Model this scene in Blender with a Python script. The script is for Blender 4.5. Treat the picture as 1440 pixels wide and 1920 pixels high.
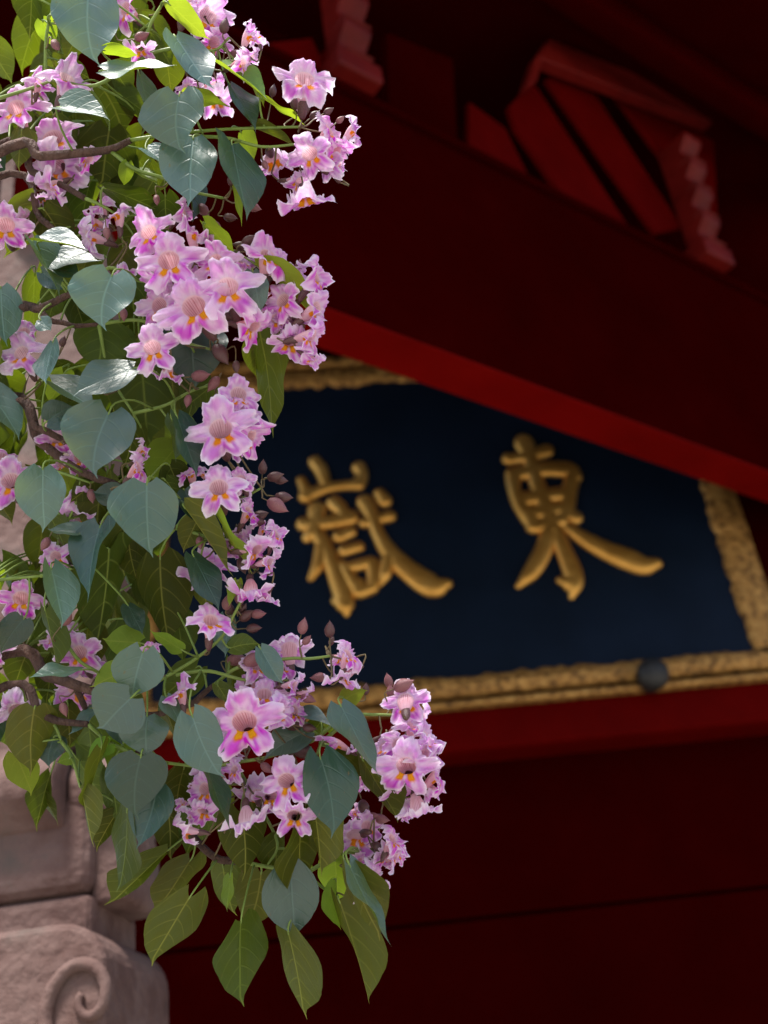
import bpy, bmesh, math, random
from mathutils import Vector, Matrix, noise
random.seed(7)
S = bpy.context.scene
R_ = math.radians
for o in list(bpy.data.objects): bpy.data.objects.remove(o)

# ------------------------------------------------------------------ camera
FPX = 2100.0
PITCH, ROLL = R_(30), R_(7.2)
CAM = Vector((0, 0, 1.6))
Fw = Vector((0, math.cos(PITCH), math.sin(PITCH)))
r0 = Vector((1, 0, 0)); u0 = Vector((0, -math.sin(PITCH), math.cos(PITCH)))
Rt = r0*math.cos(ROLL) - u0*math.sin(ROLL)
Up = r0*math.sin(ROLL) + u0*math.cos(ROLL)
cd = bpy.data.cameras.new('camera'); cam = bpy.data.objects.new('camera', cd)
S.collection.objects.link(cam); S.camera = cam
M = Matrix((Rt, Up, -Fw)).transposed().to_4x4(); M.translation = CAM
cam.matrix_world = M
cd.sensor_fit = 'HORIZONTAL'; cd.sensor_width = 36; cd.lens = 36*FPX/1440
cd.clip_start = 0.05; cd.clip_end = 2000
cd.dof.use_dof = True; cd.dof.focus_distance = 1.24; cd.dof.aperture_fstop = 5.0

# ------------------------------------------------------------------ world, sun
SUN_EL, SUN_AZ = R_(66), R_(205)      # azimuth clockwise from +Y: from behind the camera, a little left
w = bpy.data.worlds.new('World'); S.world = w; w.use_nodes = True
nt = w.node_tree; bg = nt.nodes['Background']
sky = nt.nodes.new('ShaderNodeTexSky'); sky.sky_type = 'NISHITA'; sky.sun_disc = False
sky.sun_elevation = SUN_EL; sky.sun_rotation = SUN_AZ
sky.air_density = 1.0; sky.dust_density = 3.0; sky.ozone_density = 1.0
nt.links.new(sky.outputs[0], bg.inputs[0]); bg.inputs[1].default_value = 0.09
sl = bpy.data.lights.new('sun', 'SUN'); sun = bpy.data.objects.new('sun', sl); S.collection.objects.link(sun)
sl.energy = 3.2; sl.angle = R_(11); sl.color = (1, .96, .9)
sd = Vector((math.sin(SUN_AZ)*math.cos(SUN_EL), math.cos(SUN_AZ)*math.cos(SUN_EL), math.sin(SUN_EL)))
sun.rotation_euler = sd.to_track_quat('Z', 'Y').to_euler()
sun.location = (0, -3, 9)
vs = S.view_settings; vs.view_transform = 'Standard'; vs.look = 'None'; vs.gamma = 1; vs.exposure = 1.35

# ------------------------------------------------------------------ helpers
def px(x, y, d):                       # photograph pixel + distance along the view axis -> world point
    return CAM + (Fw + Rt*((x-720)/FPX) + Up*((960-y)/FPX))*d
def hit(x, y, c, n):                   # photograph pixel onto a plane
    d = px(x, y, 1) - CAM
    return CAM + d*((c-CAM).dot(n)/d.dot(n))
def link(name, me, parent=None, mat=None):
    o = bpy.data.objects.new(name, me); S.collection.objects.link(o)
    if parent is not None: o.parent = parent
    if mat is not None and me is not None and not me.materials: me.materials.append(mat)
    return o
def tag(o, label, cat, group=None):
    o['label'] = label; o['category'] = cat
    if group: o['group'] = group
    return o
def empty(name, loc, label, cat):
    o = bpy.data.objects.new(name, None); S.collection.objects.link(o); o.location = loc
    o.empty_display_size = .1
    return tag(o, label, cat)
def mesh(name, bm, smooth=False):
    me = bpy.data.meshes.new(name); bm.to_mesh(me); bm.free()
    if smooth: me.polygons.foreach_set('use_smooth', [True]*len(me.polygons))
    return me
def put(name, bm, mat, parent=None, smooth=False):
    """link a mesh built in world space under a parent whose transform is a pure translation"""
    if parent is not None:
        bmesh.ops.translate(bm, verts=bm.verts, vec=-parent.location)
        if parent.parent is not None: bmesh.ops.translate(bm, verts=bm.verts, vec=-parent.parent.location)
    return link(name, mesh(name, bm, smooth), parent, mat)
def obox(bm, o, ax, ay, az, x0, x1, y0, y1, z0, z1, bev=0.0, seg=2):
    """box in a frame (o; ax, ay, az)"""
    t = bmesh.new()
    m = Matrix((ax*(x1-x0), ay*(y1-y0), az*(z1-z0))).transposed().to_4x4()
    m.translation = o + ax*((x0+x1)/2) + ay*((y0+y1)/2) + az*((z0+z1)/2)
    bmesh.ops.create_cube(t, size=1, matrix=m)
    if bev: bmesh.ops.bevel(t, geom=t.edges[:], offset=bev, segments=seg, profile=.5, affect='EDGES')
    bmesh.ops.recalc_face_normals(t, faces=t.faces)
    merge(bm, t); return bm
def merge(bm, t):
    me = bpy.data.meshes.new('tmp'); t.to_mesh(me); t.free(); bm.from_mesh(me); bpy.data.meshes.remove(me)
def prism(bm, pts, off, bev=0.0, seg=2, rim=False):
    """polygon (world points) extruded by off"""
    t = bmesh.new()
    f = t.faces.new([t.verts.new(p) for p in pts])
    g = bmesh.ops.extrude_face_region(t, geom=[f])
    bmesh.ops.translate(t, verts=[v for v in g['geom'] if isinstance(v, bmesh.types.BMVert)], vec=off)
    bmesh.ops.recalc_face_normals(t, faces=t.faces)
    if bev:
        ed = [e for e in t.edges if not rim or max(len(f.verts) for f in e.link_faces) > 4]
        bmesh.ops.bevel(t, geom=ed, offset=bev, segments=seg, profile=.5, affect='EDGES')
    merge(bm, t); return bm
def catmull(pts, n=5):
    if len(pts) < 3: return [pts[0].lerp(pts[-1], i/n) for i in range(n+1)]
    P = [pts[0]*2-pts[1]] + list(pts) + [pts[-1]*2-pts[-2]]; out = []
    for i in range(1, len(P)-2):
        a, b, c, d = P[i-1:i+3]
        for k in range(n):
            t = k/n
            out.append(.5*((2*b)+(c-a)*t+(2*a-5*b+4*c-d)*t*t+(3*b-a-3*c+d)*t**3))
    out.append(pts[-1]); return out
def tube(bm, pts, rads, sides=7, cap=True):
    rings = []; ref = None
    for i, p in enumerate(pts):
        d = (pts[min(i+1, len(pts)-1)] - pts[max(i-1, 0)])
        if d.length < 1e-9: d = Vector((0, 0, 1))
        d.normalize()
        if ref is None: ref = d.orthogonal().normalized()
        ref = (ref - d*ref.dot(d)).normalized(); b = d.cross(ref)
        r = rads[i] if isinstance(rads, (list, tuple)) else rads
        rings.append([bm.verts.new(p + (ref*math.cos(a)+b*math.sin(a))*r) for a in [2*math.pi*k/sides for k in range(sides)]])
    for A, B in zip(rings, rings[1:]):
        for k in range(sides): bm.faces.new((A[k], A[(k+1) % sides], B[(k+1) % sides], B[k]))
    if cap:
        bm.faces.new(rings[0][::-1]); bm.faces.new(rings[-1])
    return bm

# ------------------------------------------------------------------ materials
def nodemat(name):
    m = bpy.data.materials.new(name); m.use_nodes = True
    return m, m.node_tree.nodes, m.node_tree.links, m.node_tree.nodes['Principled BSDF']
def ramp(N, L, fac, stops):
    r = N.new('ShaderNodeValToRGB'); e = r.color_ramp.elements
    e[0].position, e[0].color = stops[0][0], (*stops[0][1], 1)
    e[1].position, e[1].color = stops[-1][0], (*stops[-1][1], 1)
    for p, c in stops[1:-1]:
        k = e.new(p); k.color = (*c, 1)
    L.new(fac, r.inputs[0]); return r.outputs[0]
def surf(name, stops, scale=4, rough=.6, spec=.3, metal=0, bump=.1, bscale=30, stretch=(1, 1, 1), detail=6):
    m, N, L, B = nodemat(name)
    tc = N.new('ShaderNodeTexCoord'); mp = N.new('ShaderNodeMapping'); mp.inputs['Scale'].default_value = stretch
    L.new(tc.outputs['Object'], mp.inputs[0])
    n1 = N.new('ShaderNodeTexNoise'); n1.inputs['Scale'].default_value = scale; n1.inputs['Detail'].default_value = detail; n1.inputs['Roughness'].default_value = .62
    L.new(mp.outputs[0], n1.inputs[0])
    L.new(ramp(N, L, n1.outputs[0], stops), B.inputs['Base Color'])
    n2 = N.new('ShaderNodeTexNoise'); n2.inputs['Scale'].default_value = bscale; n2.inputs['Detail'].default_value = 5
    L.new(mp.outputs[0], n2.inputs[0])
    bp = N.new('ShaderNodeBump'); bp.inputs['Strength'].default_value = bump; bp.inputs['Distance'].default_value = .02
    L.new(n2.outputs[0], bp.inputs['Height']); L.new(bp.outputs[0], B.inputs['Normal'])
    B.inputs['Roughness'].default_value = rough; B.inputs['Specular IOR Level'].default_value = spec; B.inputs['Metallic'].default_value = metal
    return m
RED = surf('lit_red_lacquer', [(.3, (.10, .0010, .0006)), (.55, (.125, .0013, .0008)), (.8, (.15, .0024, .0014))], 3, .6, .02, bump=.08, bscale=14)  # beam red brightened for the underside: ground bounce put into the colour
REDM = surf('half_lit_red_lacquer', [(.3, (.055, .0006, .0005)), (.55, (.07, .0008, .0006)), (.8, (.085, .0016, .0010))], 3, .6, .01, bump=.08, bscale=14)  # middle tone of the same red; the tie beam's light is in the colour
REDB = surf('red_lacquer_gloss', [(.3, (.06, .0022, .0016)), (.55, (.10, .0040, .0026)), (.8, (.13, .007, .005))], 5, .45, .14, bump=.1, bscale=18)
REDW = surf('shaded_red_paint', [(.3, (.017, .0002, .0002)), (.6, (.022, .0003, .0003)), (.85, (.028, .0007, .0006))], 2.2, .7, .0, bump=.1, bscale=12)  # same red darkened for face and walls: eave shade put into the colour
NAVY = surf('navy_lacquer', [(.3, (.0030, .0065, .014)), (.6, (.0040, .0085, .019)), (.8, (.0055, .011, .024))], 3, .5, .06, bump=.05)
GOLD = surf('gilded_relief', [(.25, (.48, .235, .045)), (.5, (.66, .35, .075)), (.8, (.78, .48, .14))], 9, .40, .5, metal=.85, bump=.12, bscale=26)
GOLDF = surf('worn_gilded_carving', [(.34, (.06, .026, .008)), (.5, (.34, .17, .042)), (.72, (.50, .29, .085))], 34, .55, .4, metal=.6, bump=.5, bscale=60)
IRON = surf('dark_iron', [(.3, (.012, .012, .012)), (.7, (.03, .028, .026))], 20, .5, .4, metal=.3, bump=.2)
STONE = surf('pink_weathered_stone', [(.25, (.05, .030, .026)), (.40, (.10, .056, .048)), (.52, (.14, .088, .077)), (.64, (.10, .080, .069)), (.85, (.17, .135, .120))], 5, .8, .2, bump=.5, bscale=35)
PAVE = surf('pale_paving', [(.3, (.28, .26, .23)), (.7, (.40, .38, .34))], 2, .85, .2, bump=.3)
TILE = surf('grey_roof_tile', [(.3, (.06, .06, .062)), (.7, (.11, .11, .11))], 6, .8, .2, bump=.4)
BARK = surf('brown_bark', [(.3, (.045, .026, .020)), (.55, (.10, .055, .042)), (.8, (.17, .10, .08))], 60, .75, .3, bump=.6, bscale=160, stretch=(1, 1, .6))
STEM = surf('green_stem', [(.3, (.13, .20, .035)), (.6, (.20, .29, .055)), (.85, (.26, .30, .10))], 40, .45, .4, bump=.1)
PEDI = surf('brown_green_pedicel', [(.3, (.09, .055, .030)), (.55, (.16, .12, .05)), (.8, (.20, .19, .07))], 30, .5, .35, bump=.1)
CALYX = surf('purple_brown_calyx', [(.3, (.050, .020, .020)), (.55, (.10, .040, .038)), (.8, (.20, .08, .075))], 60, .4, .5, bump=.15, bscale=120)
BUD = surf('rosy_brown_bud', [(.25, (.10, .038, .038)), (.5, (.22, .085, .090)), (.8, (.42, .17, .20))], 55, .42, .45, bump=.2, bscale=140)

def leafmat(name, topc, undc, transc, tfac, rough, spec):
    m, N, L, B = nodemat(name)
    uv = N.new('ShaderNodeUVMap'); uv.uv_map = 'UVMap'
    sp = N.new('ShaderNodeSeparateXYZ'); L.new(uv.outputs[0], sp.inputs[0])
    def mth(op, a, b=None, c=None):
        k = N.new('ShaderNodeMath'); k.operation = op
        for i, v in enumerate((a, b, c)):
            if v is None: continue
            if isinstance(v, (int, float)): k.inputs[i].default_value = v
            else: L.new(v, k.inputs[i])
        return k.outputs[0]
    au = mth('ABSOLUTE', mth('MULTIPLY_ADD', sp.outputs[0], 2.0, -1.0))       # 0 at the midrib, 1 at widest edge
    v = sp.outputs[1]
    mid = mth('LESS_THAN', au, .028)
    midw = N.new('ShaderNodeMapRange'); midw.inputs[1].default_value = .012; midw.inputs[2].default_value = .045; midw.inputs[3].default_value = 1; midw.inputs[4].default_value = 0
    L.new(au, midw.inputs[0])
    # lateral veins: curve forward from the midrib
    bend = mth('ADD', mth('MULTIPLY', au, .16), mth('MULTIPLY', mth('MULTIPLY', au, au), .30))
    ph = mth('FRACT', mth('MULTIPLY', mth('SUBTRACT', v, bend), 4.7))
    lat = N.new('ShaderNodeMapRange'); lat.inputs[1].default_value = .02; lat.inputs[2].default_value = .075; lat.inputs[3].default_value = .5; lat.inputs[4].default_value = 0
    L.new(mth('ABSOLUTE', mth('SUBTRACT', ph, .5)), lat.inputs[0])
    edge = mth('SUBTRACT', 1.0, mth('MULTIPLY', au, .75))
    vein = mth('MAXIMUM', midw.outputs[0], mth('MULTIPLY', lat.outputs[0], edge))
    geo = N.new('ShaderNodeNewGeometry'); oi = N.new('ShaderNodeObjectInfo'); tc = N.new('ShaderNodeTexCoord')
    nz = N.new('ShaderNodeTexNoise'); nz.inputs['Scale'].default_value = 2.2; nz.inputs['Detail'].default_value = 5
    nz.noise_dimensions = '4D'; L.new(tc.outputs['Object'], nz.inputs[0]); L.new(mth('MULTIPLY', oi.outputs['Random'], 40), nz.inputs['W'])
    def mix(f, a, b, mode='MIX'):
        k = N.new('ShaderNodeMix'); k.data_type = 'RGBA'; k.blend_type = mode
        for s, val in ((k.inputs[0], f), (k.inputs[6], a), (k.inputs[7], b)):
            if isinstance(val, tuple): s.default_value = (*val, 1)
            elif isinstance(val, (int, float)): s.default_value = val
            else: L.new(val, s)
        return k.outputs[2]
    side = mix(geo.outputs['Backfacing'], topc, undc)
    veinc = mix(geo.outputs['Backfacing'], tuple(min(1, c*1.7+.03) for c in topc), (.36, .38, .08))
    blot = mix(mth('MULTIPLY', nz.outputs[0], .55), side, tuple(c*.55 for c in topc))
    col = mix(mth('MULTIPLY', vein, .5), blot, veinc)
    sp2 = N.new('ShaderNodeTexNoise'); sp2.noise_dimensions = '4D'; sp2.inputs['Scale'].default_value = 9; sp2.inputs['Detail'].default_value = 3
    L.new(tc.outputs['Object'], sp2.inputs[0]); L.new(mth('MULTIPLY', oi.outputs['Random'], 90), sp2.inputs['W'])
    wear = N.new('ShaderNodeMapRange'); wear.inputs[1].default_value = .70; wear.inputs[2].default_value = .76
    L.new(mth('MULTIPLY_ADD', au, .06, sp2.outputs[0]), wear.inputs[0])
    col = mix(mth('MULTIPLY', wear.outputs[0], .7), col, (.13, .085, .035))
    hs = N.new('ShaderNodeHueSaturation'); L.new(col, hs.inputs['Color'])
    L.new(mth('MULTIPLY_ADD', oi.outputs['Random'], .085, .458), hs.inputs['Hue'])
    L.new(mth('MULTIPLY_ADD', mth('FRACT', mth('MULTIPLY', oi.outputs['Random'], 7.3)), .70, .72), hs.inputs['Value'])
    L.new(hs.outputs[0], B.inputs['Base Color'])
    B.inputs['Roughness'].default_value = rough; L.new(mth('MULTIPLY_ADD', geo.outputs['Backfacing'], .08-spec, spec), B.inputs['Specular IOR Level'])
    bp = N.new('ShaderNodeBump'); bp.inputs['Strength'].default_value = .25; bp.inputs['Distance'].default_value = .02
    L.new(mth('SUBTRACT', mth('MULTIPLY', nz.outputs[0], .5), mth('MULTIPLY', vein, .5)), bp.inputs['Height']); L.new(bp.outputs[0], B.inputs['Normal'])
    tr = N.new('ShaderNodeBsdfTranslucent'); L.new(mix(mth('MULTIPLY', vein, .5), transc, tuple(min(1, c*1.25) for c in transc)), tr.inputs[0])
    ms = N.new('ShaderNodeMixShader'); ms.inputs[0].default_value = tfac
    L.new(B.outputs[0], ms.inputs[1]); L.new(tr.outputs[0], ms.inputs[2])
    L.new(ms.outputs[0], N['Material Output'].inputs[0])
    return m
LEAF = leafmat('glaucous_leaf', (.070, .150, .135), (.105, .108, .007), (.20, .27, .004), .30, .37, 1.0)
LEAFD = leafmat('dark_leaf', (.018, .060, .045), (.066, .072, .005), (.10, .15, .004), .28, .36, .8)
LEAFY = leafmat('young_leaf', (.14, .26, .045), (.20, .28, .045), (.42, .58, .02), .48, .42, .4)

def petalmat():
    m, N, L, B = nodemat('lilac_petal')
    at = N.new('ShaderNodeAttribute'); at.attribute_name = 'Col'
    oi = N.new('ShaderNodeObjectInfo')
    hs = N.new('ShaderNodeHueSaturation'); L.new(at.outputs['Color'], hs.inputs['Color'])
    k = N.new('ShaderNodeMath'); k.operation = 'MULTIPLY_ADD'; L.new(oi.outputs['Random'], k.inputs[0]); k.inputs[1].default_value = .45; k.inputs[2].default_value = 1.0
    L.new(k.outputs[0], hs.inputs['Saturation'])
    k2 = N.new('ShaderNodeMath'); k2.operation = 'MULTIPLY_ADD'; L.new(oi.outputs['Random'], k2.inputs[0]); k2.inputs[1].default_value = .03; k2.inputs[2].default_value = .485
    L.new(k2.outputs[0], hs.inputs['Hue'])
    L.new(hs.outputs[0], B.inputs['Base Color']); B.inputs['Roughness'].default_value = .55; B.inputs['Specular IOR Level'].default_value = .25
    tr = N.new('ShaderNodeBsdfTranslucent'); L.new(hs.outputs[0], tr.inputs[0])
    ms = N.new('ShaderNodeMixShader'); ms.inputs[0].default_value = .42
    tc = N.new('ShaderNodeTexCoord'); nz = N.new('ShaderNodeTexNoise'); nz.inputs['Scale'].default_value = 14; nz.inputs['Detail'].default_value = 4
    L.new(tc.outputs['Object'], nz.inputs[0])
    bp = N.new('ShaderNodeBump'); bp.inputs['Strength'].default_value = .18; bp.inputs['Distance'].default_value = .03
    L.new(nz.outputs[0], bp.inputs['Height']); L.new(bp.outputs[0], B.inputs['Normal']); L.new(bp.outputs[0], tr.inputs['Normal'])
    L.new(B.outputs[0], ms.inputs[1]); L.new(tr.outputs[0], ms.inputs[2]); L.new(ms.outputs[0], N['Material Output'].inputs[0])
    return m
PETAL = petalmat()

# ------------------------------------------------------------------ ground
bm = bmesh.new()
bmesh.ops.create_grid(bm, x_segments=2, y_segments=2, size=600)
g = put('ground', bm, PAVE); g['kind'] = 'structure'; g['label'] = 'pale stone paving of the temple court'

Z = Vector((0, 0, 1))
SC = 0.8                                              # size of the gate behind the tree (plaque about 2.4 m wide)
# ------------------------------------------------------------------ plaque frame of reference (fitted to the photograph)
yaw = R_(84.54); tilt = R_(-2.77)
PE = Vector((math.sin(yaw), math.cos(yaw), 0)); PNh = Vector((math.cos(yaw), -math.sin(yaw), 0))
PU = Z*math.cos(tilt) + PNh*math.sin(tilt); PN = (PNh*math.cos(tilt) - Z*math.sin(tilt)).normalized()
PC = px(809.3, 969.6, 6*SC)
PW, PH = 2.991*SC, 1.8835*SC
# angled beam frame
az = R_(51.3)
BD = Vector((math.sin(az), math.cos(az), 0)); BN = Vector((math.cos(az), -math.sin(az), 0))
BA = px(1366, 860, 5.3*SC)
def bsz(x, y, n=0.0):
    p = hit(x, y, BA+BN*n, BN) - BA
    return p.dot(BD), p.dot(Z)
zlow = sum(bsz(*q)[1] for q in ((620, 570), (900, 678), (1366, 860)))/3
ztop = sum(bsz(*q)[1] for q in ((640, 190), (900, 305), (1366, 510)))/3

hall_base = PC - PN*.3; hall_base = Vector((hall_base.x, hall_base.y, 0))
hall = empty('temple_gate', hall_base, 'dark red timber temple gate with angled beam and bracket eaves', 'gate')

# wall behind plaque
zc = PC.z
O = Vector((PC.x, PC.y, 0)) - PNh*.16
def wall_piece(name, mat, x0, x1, z0, z1, y0, y1, bev=.004):
    b = bmesh.new(); obox(b, O, PE, PNh, Z, x0, x1, y0, y1, z0, z1, bev)
    return put(name, b, mat, hall)
zb = PC.z - PH/2*math.cos(tilt)                       # lower edge of the blue field
ztie1 = hit(1000, 1316, O+PNh*.2, PNh).z; ztie0 = hit(1000, 1394, O+PNh*.2, PNh).z
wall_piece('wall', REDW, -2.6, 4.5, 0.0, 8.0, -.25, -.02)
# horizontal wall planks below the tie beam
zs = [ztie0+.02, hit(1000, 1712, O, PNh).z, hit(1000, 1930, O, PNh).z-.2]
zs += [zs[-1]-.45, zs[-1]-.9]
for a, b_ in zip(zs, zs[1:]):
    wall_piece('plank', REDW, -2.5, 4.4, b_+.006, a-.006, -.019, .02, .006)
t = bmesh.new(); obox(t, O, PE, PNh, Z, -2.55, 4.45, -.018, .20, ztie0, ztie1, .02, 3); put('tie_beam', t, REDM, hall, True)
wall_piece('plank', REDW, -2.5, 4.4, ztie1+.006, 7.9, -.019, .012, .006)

# angled beam: face board, underside sheet in a lit red
s0 = bsz(60, 300)[0]; s1 = 2.4
def bbox(name, mat, x0, x1, n0, n1, z0, z1, bev=.006, par=None, smooth=False):
    b = bmesh.new(); obox(b, BA, BD, BN, Z, x0, x1, n0, n1, z0, z1, bev)
    return put(name, b, mat, par or hall, smooth)
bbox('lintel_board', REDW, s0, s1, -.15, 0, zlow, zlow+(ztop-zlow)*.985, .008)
bbox('lit_underside', RED, s0, s1, -.165, -.004, zlow-.008, zlow-.001, .001)  # thin sheet under the beam, its brighter red painting the bounced light
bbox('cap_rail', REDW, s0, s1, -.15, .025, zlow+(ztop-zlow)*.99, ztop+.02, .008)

# bracket clusters above the beam: stacked arms with lobed noses
def arm_profile(length, h):
    """side outline of a bracket arm in (n, z): the nose is one smooth wave"""
    pts = [(-.028, 0), (-.028, h)]
    for i in range(0, 11):
        t = i/10
        pts.append((length + .027*math.cos(2*math.pi*t-.7), h*(1-t)))
    return pts
def bracket(s, zbase, tiers=4, hh=.155, step=.014, th=.115):
    root = bmesh.new()
    # bearing block at the foot
    obox(root, BA, BD, BN, Z, s-.095, s+.095, -.11, .085, zbase, zbase+.09, .012)
    br = put('bracket', root, REDB, hall)
    br_off = hall.location
    z = zbase+.092
    for k in range(tiers):
        L_ = .075+step*k
        t = bmesh.new()
        prism(t, [BA+BD*(s-th/2)+BN*a+Z*(z+b) for a, b in arm_profile(L_, hh)], BD*th, .004, 1, True)
        bmesh.ops.translate(t, verts=t.verts, vec=-br_off)
        ma = mesh('bracket_arm', t)
        for p_ in ma.polygons: p_.use_smooth = len(p_.vertices) == 4
        link('bracket_arm', ma, br, REDB)
        z += hh+.002
    return z, L_
sA = bsz(1315, 470)[0]; sB = bsz(660, 210)[0]
ds = sA - sB
for k in (-1, 0, 1, 2):
    ze, Lz = bracket(sA - ds*(1-k) if k != 1 else sA, ztop+.022)
# slanted boards between the brackets (pixel corners on a plane just behind the bracket arms)
def slab(name, pts, n, th, mat):
    b = bmesh.new()
    prism(b, [hit(x, y, BA+BN*n, BN) for x, y in pts], -BN*th, .006, 2)
    return put(name, b, mat, hall)
slab('slanted_board', [(1111, 116), (1336, 210), (1346, 405), (1329, 408)], -.03, .03, REDM)
slab('slanted_board', [(1026, 146), (1074, 112), (1281, 428), (1231, 436)], -.03, .03, REDM)
slab('slanted_board', [(955, 198), (999, 152), (1184, 432), (1120, 420), (1058, 368), (968, 238)], -.03, .03, REDM)
slab('slanted_board', [(880, 190), (948, 240), (1012, 372), (880, 330)], -.03, .03, REDM)
slab('slanted_board', [(610, 90), (655, 150), (665, 230), (600, 190)], -.03, .05, REDM)
slab('slanted_board', [(500, 80), (585, 70), (650, 215), (520, 160)], -.02, .05, REDM)
slab('slanted_board', [(725, 60), (850, 110), (860, 300), (730, 235)], -.05, .05, REDW)
# rail joining bracket noses, short end on its left
slab('eave_rail', [(1030, 72), (1345, 200), (1335, 232), (1012, 108)], .06, .06, REDB)
slab('eave_rail', [(470, -150), (690, -60), (680, -32), (450, -120)], .06, .06, REDB)
slab('rail_end', [(1024, 82), (1004, 108), (985, 165), (1008, 150)], .055, .05, REDB)
# backing behind the brackets
zr = ztop+.022+.092+4*.187+.02
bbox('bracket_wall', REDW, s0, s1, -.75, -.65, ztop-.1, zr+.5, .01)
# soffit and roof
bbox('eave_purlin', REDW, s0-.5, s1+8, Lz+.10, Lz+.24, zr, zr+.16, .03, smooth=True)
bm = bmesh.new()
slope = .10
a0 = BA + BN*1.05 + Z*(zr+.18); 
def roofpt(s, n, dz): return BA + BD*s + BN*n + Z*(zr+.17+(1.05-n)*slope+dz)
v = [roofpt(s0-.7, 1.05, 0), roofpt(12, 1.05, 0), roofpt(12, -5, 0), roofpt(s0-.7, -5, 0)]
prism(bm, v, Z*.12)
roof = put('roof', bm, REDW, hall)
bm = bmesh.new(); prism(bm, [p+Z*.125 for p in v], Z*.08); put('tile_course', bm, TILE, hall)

# ------------------------------------------------------------------ plaque
plq = empty('name_plaque', PC - PU*(PH/2+.1), 'navy plaque with two gold raised characters and carved gilt border', 'plaque')
def pbox(name, mat, x0, x1, y0, y1, n0, n1, bev=.004):
    b = bmesh.new(); obox(b, PC, PE, PU, PN, x0, x1, y0, y1, n0, n1, bev); return put(name, b, mat, plq)
pbox('panel', NAVY, -PW/2-.03, PW/2+.03, -PH/2-.03, PH/2+.03, -.05, 0, .002)
FW = .105
def carved(name, A, B, Wd, H, up, inner):
    """carved gilt border strip from A to B, width direction up, relief along PN"""
    b = bmesh.new(); Ln = (B-A).length; d = (B-A)/Ln
    nu, nv = int(Ln/.012), 9
    rows = []
    for i in range(nu+1):
        r = []
        for j in range(nv+1):
            q = A + d*(Ln*i/nu) + up*(Wd*j/nv)
            tt = j/nv
            n = noise.noise(Vector((i*.012*24, j*.9, 3+Wd*9)))*.9 + noise.noise(Vector((i*.012*34, j*1.1, 9)))*.5
            h = H*(.35+.65*math.sin(math.pi*min(1, max(0, tt)))**.7) + .008*n*(1 if 0 < j < nv else 0)
            wob = up*(.018*noise.noise(Vector((i*.012*22, 5.5, 0)))) if (j == 0 and inner == 0) or (j == nv and inner == 1) else Vector((0, 0, 0))
            r.append(b.verts.new(q + PN*(h-.0) + wob))
        rows.append(r)
    for i in range(nu):
        for j in range(nv): b.faces.new((rows[i][j], rows[i+1][j], rows[i+1][j+1], rows[i][j+1]))
    # closing skirt
    for edge in ([r[0] for r in rows], [r[-1] for r in rows]):
        lo = [b.verts.new(v.co - PN*(PN.dot(v.co-PC)+.03)) for v in edge]
        for i in range(len(edge)-1): b.faces.new((edge[i], edge[i+1], lo[i+1], lo[i]))
    bmesh.ops.recalc_face_normals(b, faces=b.faces)
    return put(name, b, GOLDF, plq, True)
hx, hy = PW/2, PH/2
cn = lambda a, b: PC + PE*a + PU*b
carved('carved_border', cn(-hx-FW, -hy-FW*.8), cn(hx+FW, -hy-FW*.8), FW*.8, .028, PU, 1)
carved('carved_border', cn(-hx-FW, hy), cn(hx+FW, hy), FW*.9, .028, PU, 0)
carved('carved_border', cn(hx, -hy), cn(hx, hy), FW*1.4, .028, PE, 0)
carved('carved_border', cn(-hx-FW*1.4, -hy), cn(-hx, -hy+2*hy), FW*1.4, .028, PE, 1)
# outer mouldings
def mould(x0, x1, y0, y1):
    pbox('outer_moulding', GOLDF, x0, x1, y0, y1, -.05, .035, .012)
mould(-hx-FW*1.6, hx+FW*1.6, -hy-FW*.8-.050, -hy-FW*.8-.022)
mould(-hx-FW*1.6, hx+FW*1.6, hy+FW*.9+.012, hy+FW*.9+.06)
pbox('backing_board', IRON, -hx-FW*1.5, hx+FW*1.5, -hy-FW*.9-.02, hy+FW*1.0+.02, -.09, -.052)
# iron boss holding the lower edge
bm = bmesh.new(); c = hit(1222, 1268, PC+PN*.06, PN)
prof = [(.0, .10), (.03, .095), (.05, .075), (.056, .05), (.05, .02), (.04, -.03), (.0, -.03)]
rings = []
for r, h in prof:
    rings.append([bm.verts.new(c + PN*(h-.03) + (PE*math.cos(a)+PU*math.sin(a))*max(r, .0005)*1.15) for a in [2*math.pi*k/18 for k in range(18)]])
for A, B in zip(rings, rings[1:]):
    for k in range(18): bm.faces.new((A[k], A[(k+1) % 18], B[(k+1) % 18], B[k]))
bmesh.ops.recalc_face_normals(bm, faces=bm.faces)
put('iron_boss', bm, IRON, plq, True)

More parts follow.
